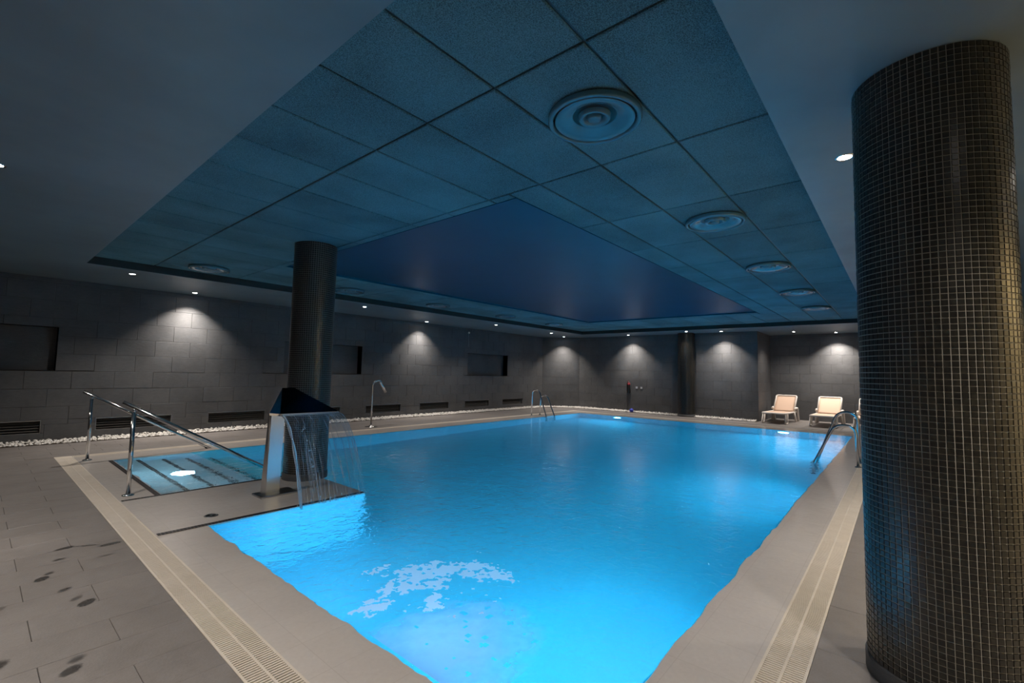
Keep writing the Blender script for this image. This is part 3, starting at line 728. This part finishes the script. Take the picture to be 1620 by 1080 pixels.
# hood: left facet, dark sloped facet, underside and lip
A, A2, B_, R1, R2 = L_(2.09, 5.15, .93), L_(2.20, 5.15, .915), L_(2.88, 5.15, .91), L_(2.38, 5.55, 1.18), L_(2.52, 5.55, 1.18)
lo = lambda p, d=.025: (p[0], p[1], p[2]-d)
b = MB(); b.add([A, A2, R1, lo(A), lo(A2), L_(2.21, 5.46, .93)], [(0, 1, 2), (0, 3, 4, 1), (0, 2, 5, 3)]); b.obj('side_facet', m_steel, t)
b = MB(); b.add([A2, B_, R2, R1], [(0, 1, 2, 3)]); b.add([B_, R2, lo(R2, .03), lo(B_)], [(0, 3, 2, 1)]); b.add([R1, R2, lo(R2, .03), lo(R1, .03)], [(0, 1, 2, 3)]); b.obj('hood', simple('dark_mirror_steel', (.03, .03, .034), .15, 1.0), t)
b = MB(); b.add([lo(A2), lo(B_), lo(R2, .03), lo(R1, .03)], [(0, 3, 2, 1)]); b.add([A2, B_, lo(B_), lo(A2)], [(0, 3, 2, 1)]); b.obj('spout_lip', m_steeldark, t)
# falling sheet
def fall():
    b = MB(); nu, nv = 40, 26; v = []; f = []; uv = []
    for j in range(nv+1):
        s = j/nv; tt = s*.428
        for i in range(nu+1):
            u = i/nu; x = 2.205+(2.87-2.205)*u; x += (.10*(u-.15)+.05)*s
            yy = 5.14-1.10*tt+.02*math.sin(9*u); zz = .905-4.9*tt*tt
            yy += .012*math.sin(17*u+6*s)*s
            if zz < WZ+.002: zz = WZ+.002
            v.append((x, yy, zz)); uv.append((u, s))
    for j in range(nv):
        for i in range(nu):
            a = j*(nu+1)+i; f.append((a, a+1, a+nu+2, a+nu+1))
    b.add(v, f, True); me = b.mesh('water_sheet', m_sheet)
    l = me.uv_layers.new(name='UVMap')
    for lp in me.loops: l.data[lp.index].uv = uv[lp.vertex_index]
    return me
tag(put('falling_water', fall()), 'thin transparent sheet of water falling from the cascade hood', 'water', kind='stuff')
pts = [(2.21+.06*s, 5.14-1.02*s*.44, .90-4.9*(s*.44)**2) for s in [i/14 for i in range(15)]]
MB().tube(pts, [.006+.010*abs(math.sin(i*.9))+.004*(i/14) for i in range(15)], 10).obj('edge_stream', m_stream, [o for o in COL.objects if o.name == 'falling_water'][0])
b = MB()
for k in range(26):
    s = random.uniform(.3, 1); xx = 2.33+.12*s+random.gauss(0, .012); yy = 5.14-1.05*s*.44; zz = max(.01, .9-4.9*(s*.44)**2+random.uniform(-.02, .02))
    b.tube([(xx, yy, zz), (xx+.003, yy-.006, zz-.018)], [.0035, .005], 6)
for k in range(40):
    a = random.uniform(0, 2*PI); rr = random.uniform(.0, .14); xx = random.uniform(2.3, 3.05); b.tube([(xx+rr*math.cos(a), 4.66+rr*math.sin(a)*.5, .01+abs(random.gauss(0, .025))), (xx+rr*math.cos(a), 4.66+rr*math.sin(a)*.5, .018+abs(random.gauss(0, .02)))], .0035, 6)
b.obj('droplets', m_stream, [o for o in COL.objects if o.name == 'falling_water'][0], 'stuff')

# ---- foam on the water
def foam():
    b = MB(); st = .0085; x = 1.45
    while x < 3.1:
        y = 1.2
        while y < 3.5:
            # main patch: elongated across the view
            u = ((x-2.10)*.62+(y-2.48)*-.78); v = ((x-2.10)*.78+(y-2.48)*.62)
            e = (u/.42)**2+(v/.36)**2
            n = noise.noise(Vector((x*4.2, y*4.2, 1.3)))*.9+noise.noise(Vector((x*13, y*13, 4.1)))*.55+noise.noise(Vector((x*34, y*34, 9.1)))*.5
            if n > .02+.38*(e-.55) and e < 3.4 and noise.noise(Vector((x*21, y*21, 7.7))) < .28:
                z = WZ+.0015
                b.add([(x, y, z), (x+st, y, z), (x+st, y+st, z), (x, y+st, z)], [(0, 1, 2, 3)])
            y += st
        x += st
    return b
fo = foam(); tag(fo.obj('pool_foam', m_foam), 'broken patch of white foam floating near the left front pool edge', 'foam', kind='stuff')
def film():
    b = MB(); st = .016; x = DX0+.01
    holes = [(random.uniform(1.5, 2.4), random.uniform(1.2, 2.1), random.uniform(.006, .022)) for _ in range(46)]
    while x < 2.6:
        y = 1.15
        while y < 2.3:
            e = ((x-1.62)/.62)**2+((y-1.82)/.42)**2+noise.noise(Vector((x*3, y*3, 2)))*.35
            if e < 1 and not any((x-a)**2+(y-c)**2 < r*r for a, c, r in holes): b.add([(x, y, WZ+.001), (x+st, y, WZ+.001), (x+st, y+st, WZ+.001), (x, y+st, WZ+.001)], [(0, 1, 2, 3)])
            y += st
        x += st
    return b
tag(film().obj('foam_film', m_foam2), 'milky film of fine bubbles on the water above the near underwater lamp', 'foam', kind='stuff')

# ---- round drain in the ledge
t = thing('floor_drain', 'small round dark steel drain in the beige pool ledge', 'drain', (1.56, 5.02, .004))
MB().lathe([(.058, 0), (.058, .004), (.048, .006), (.044, .002), (.0005, .002)], 28).obj('plate', m_steeldark, t)
for k in range(6):
    a = k*PI/3; MB().tube([(.012*math.cos(a), .012*math.sin(a), .0035), (.04*math.cos(a), .04*math.sin(a), .0035)], .002, 6).obj('bar', m_black, t)
MB().lathe([(.012, .002), (.012, .008), (.0005, .009)], 14).obj('screw_cap', m_chrome, t)

# ---- sun loungers
def lounger(label, loc, rz):
    t = thing('sun_lounger', label, 'sun lounger', loc, rz, 'beige sun loungers in the alcove')
    W2, zs = .31, .32; xh = 1.22; ang = math.radians(48); Lb = .68
    def slab(p0, p1, w, th, name, m, crown=.0):
        b = MB(); n = 8; v = []; d = (Vector(p1)-Vector(p0)); nr = Vector((-d.z, 0, d.x)).normalized(); k = 10
        for s_, off in ((1, 0), (-1, -th)):
            for i in range(k+1):
                for j in range(n+1):
                    y = -w+2*w*j/n; c = Vector(p0)+d*(i/k); c.y = y
                    sag = -.012*math.sin(PI*i/k)*math.cos(PI*y/(2*w)); c += nr*(off+sag); v.append(c)
        m_ = (k+1)*(n+1); f = []
        for i in range(k):
            for j in range(n):
                a = i*(n+1)+j; f.append((a, a+n+1, a+n+2, a+1)); f.append((a+m_, a+m_+1, a+m_+n+2, a+m_+n+1))
        for i in range(k):
            for a in (i*(n+1), i*(n+1)+n): f.append((a, a+n+1, a+n+1+m_, a+m_))
        for j in range(n):
            for a in (j, k*(n+1)+j): f.append((a, a+1, a+1+m_, a+m_))
        b.add(v, f, True); return b.obj(name, m, t)
    slab((.03, 0, zs+.01), (xh, 0, zs+.01), W2-.02, .006, 'seat_sling', m_sling)
    hx, hz = xh+Lb*math.cos(ang), zs+.01+Lb*math.sin(ang)
    slab((xh+.01, 0, zs+.015), (hx, 0, hz), W2-.02, .006, 'back_sling', m_sling)
    # side rails and cross ends
    fr = fillet([(xh, -W2, zs), (.0, -W2, zs), (.0, W2, zs), (xh, W2, zs)], .07)
    MB().tube(fr, .027, 10).obj('seat_frame', m_white, t)
    bf = fillet([(xh, -W2+.01, zs), (hx, -W2+.01, hz), (hx, W2-.01, hz), (xh, W2-.01, zs)], .06)
    MB().tube(bf, .024, 10).obj('back_frame', m_white, t)
    MB().tube(fillet([(xh, -W2, zs), (xh+.45, -W2, zs), (xh+.45, W2, zs), (xh, W2, zs)], .07), .022, 10).obj('rear_frame', m_white, t)
    for s_ in (-1, 1):
        y = s_*W2
        MB().tube(fillet([(.10, y, zs), (.05, y*1.06, .16), (.16, y*1.08, .018), (.34, y*1.08, .02)], .08), [.02]+[.022]*14, 8).obj('leg', m_white, t) if False else MB().tube(fillet([(.13, y, zs), (.04, y*1.05, .018), (.28, y*1.05, .018), (.34, y, zs)], .05), .025, 8).obj('leg', m_white, t)
        MB().tube(fillet([(xh-.05, y, zs), (xh+.06, y*1.12, .02)], .05), .034, 8).obj('leg', m_white, t)
        MB().tube(fillet([(xh-.02, y*1.04, zs+.10), (xh+.25, y*1.12, zs+.13), (xh+.36, y*1.14, .02)], .07), .036, 8).obj('leg', m_white, t)
        MB().tube([(xh+.12, y*.96, zs), (xh+.30, y*.96, zs+.31)], .012, 8).obj('back_stay', m_white, t)
    return t
lounger('leftmost beige sun lounger, turned slightly, below the alcove wall', (16.22, 3.05, 0), -.06)
lounger('second beige sun lounger, right of the leftmost one', (16.25, 1.78, 0), -.03)
lounger('beige sun lounger half hidden behind the large mosaic column', (16.25, .72, 0), -.03)

# ---- small things on the walls
t = thing('fire_extinguisher', 'small dark fire extinguisher with red top on the far wall', 'fire extinguisher', (WX-.075, 8.05, .70))
MB().lathe([(.0005, 0), (.06, .005), (.065, .03), (.065, .34), (.045, .40), (.02, .42)], 24).obj('cylinder', m_black, t)
MB().lathe([(.068, .33), (.068, .36), (.048, .41), (.022, .43), (.0005, .43)], 24).obj('shoulder', m_red, t)
b = MB(); b.bbox(-.02, -.012, .43, .02, .012, .47, .003); b.box(-.09, -.008, .47, .03, .008, .485); b.obj('valve', m_red, t)
MB().lathe([(.0005, .0), (.018, .0), (.018, .01), (.0005, .01)], 14, (-.03, -.02, .44)).obj('gauge', simple('gauge_white', (.8, .8, .8), .4), t)
MB().tube(fillet([(-.03, .0, .45), (-.09, .03, .40), (-.085, .03, .10)], .05), .009, 8).obj('hose', m_black, t)
MB().box(.055, -.04, .1, .072, .04, .4).obj('bracket', m_steeldark, t)
for y, z, lab in [(7.75, .93, 'small grey switch plate on the far wall nearest the extinguisher'), (7.55, .93, 'small grey switch plate on the far wall, right one of two')]:
    t = thing('switch_plate', lab, 'switch', (WX-.004, y, z)); b = MB(); b.bbox(-.04, -.04, 0, .04, .04, .012, .004); o = b.obj('plate', m_grey, t); o.rotation_euler = (0, -PI/2, 0)
    b = MB(); b.bbox(-.02, -.02, .012, .02, .02, .018, .003); o = b.obj('rocker', m_grey, t); o.rotation_euler = (0, -PI/2, 0)
t = thing('blue_object', 'small blue object lying on the pebbles below the extinguisher', 'pool float', (WX-.30, 7.82, .0))  # small blue item of unknown use
MB().lathe([(.0005, .02), (.05, .025), (.075, .06), (.075, .10), (.05, .135), (.0005, .14)], 20).obj('body', m_blue, t); MB().tube([(0, 0, .135), (0, 0, .165)], .012, 8).obj('knob', m_blue, t)
t = thing('ceiling_sensor', 'tiny pale sensor with thin cable conduit high on the left wall', 'sensor', (11.28, WY-.005, 2.78))
b = MB(); b.lathe([(.0005, .0), (.035, .0), (.035, .03), (.02, .045), (.0005, .046)], 18); o = b.obj('housing', m_white, t); o.rotation_euler = (PI/2, 0, 0)
MB().tube([(0, -.006, -.02), (0, -.006, -.5)], .005, 6).obj('cable', m_grey, t)
print('objects', len(D.objects), 'faces', sum(len(o.data.polygons) for o in D.objects if o.type == 'MESH'))
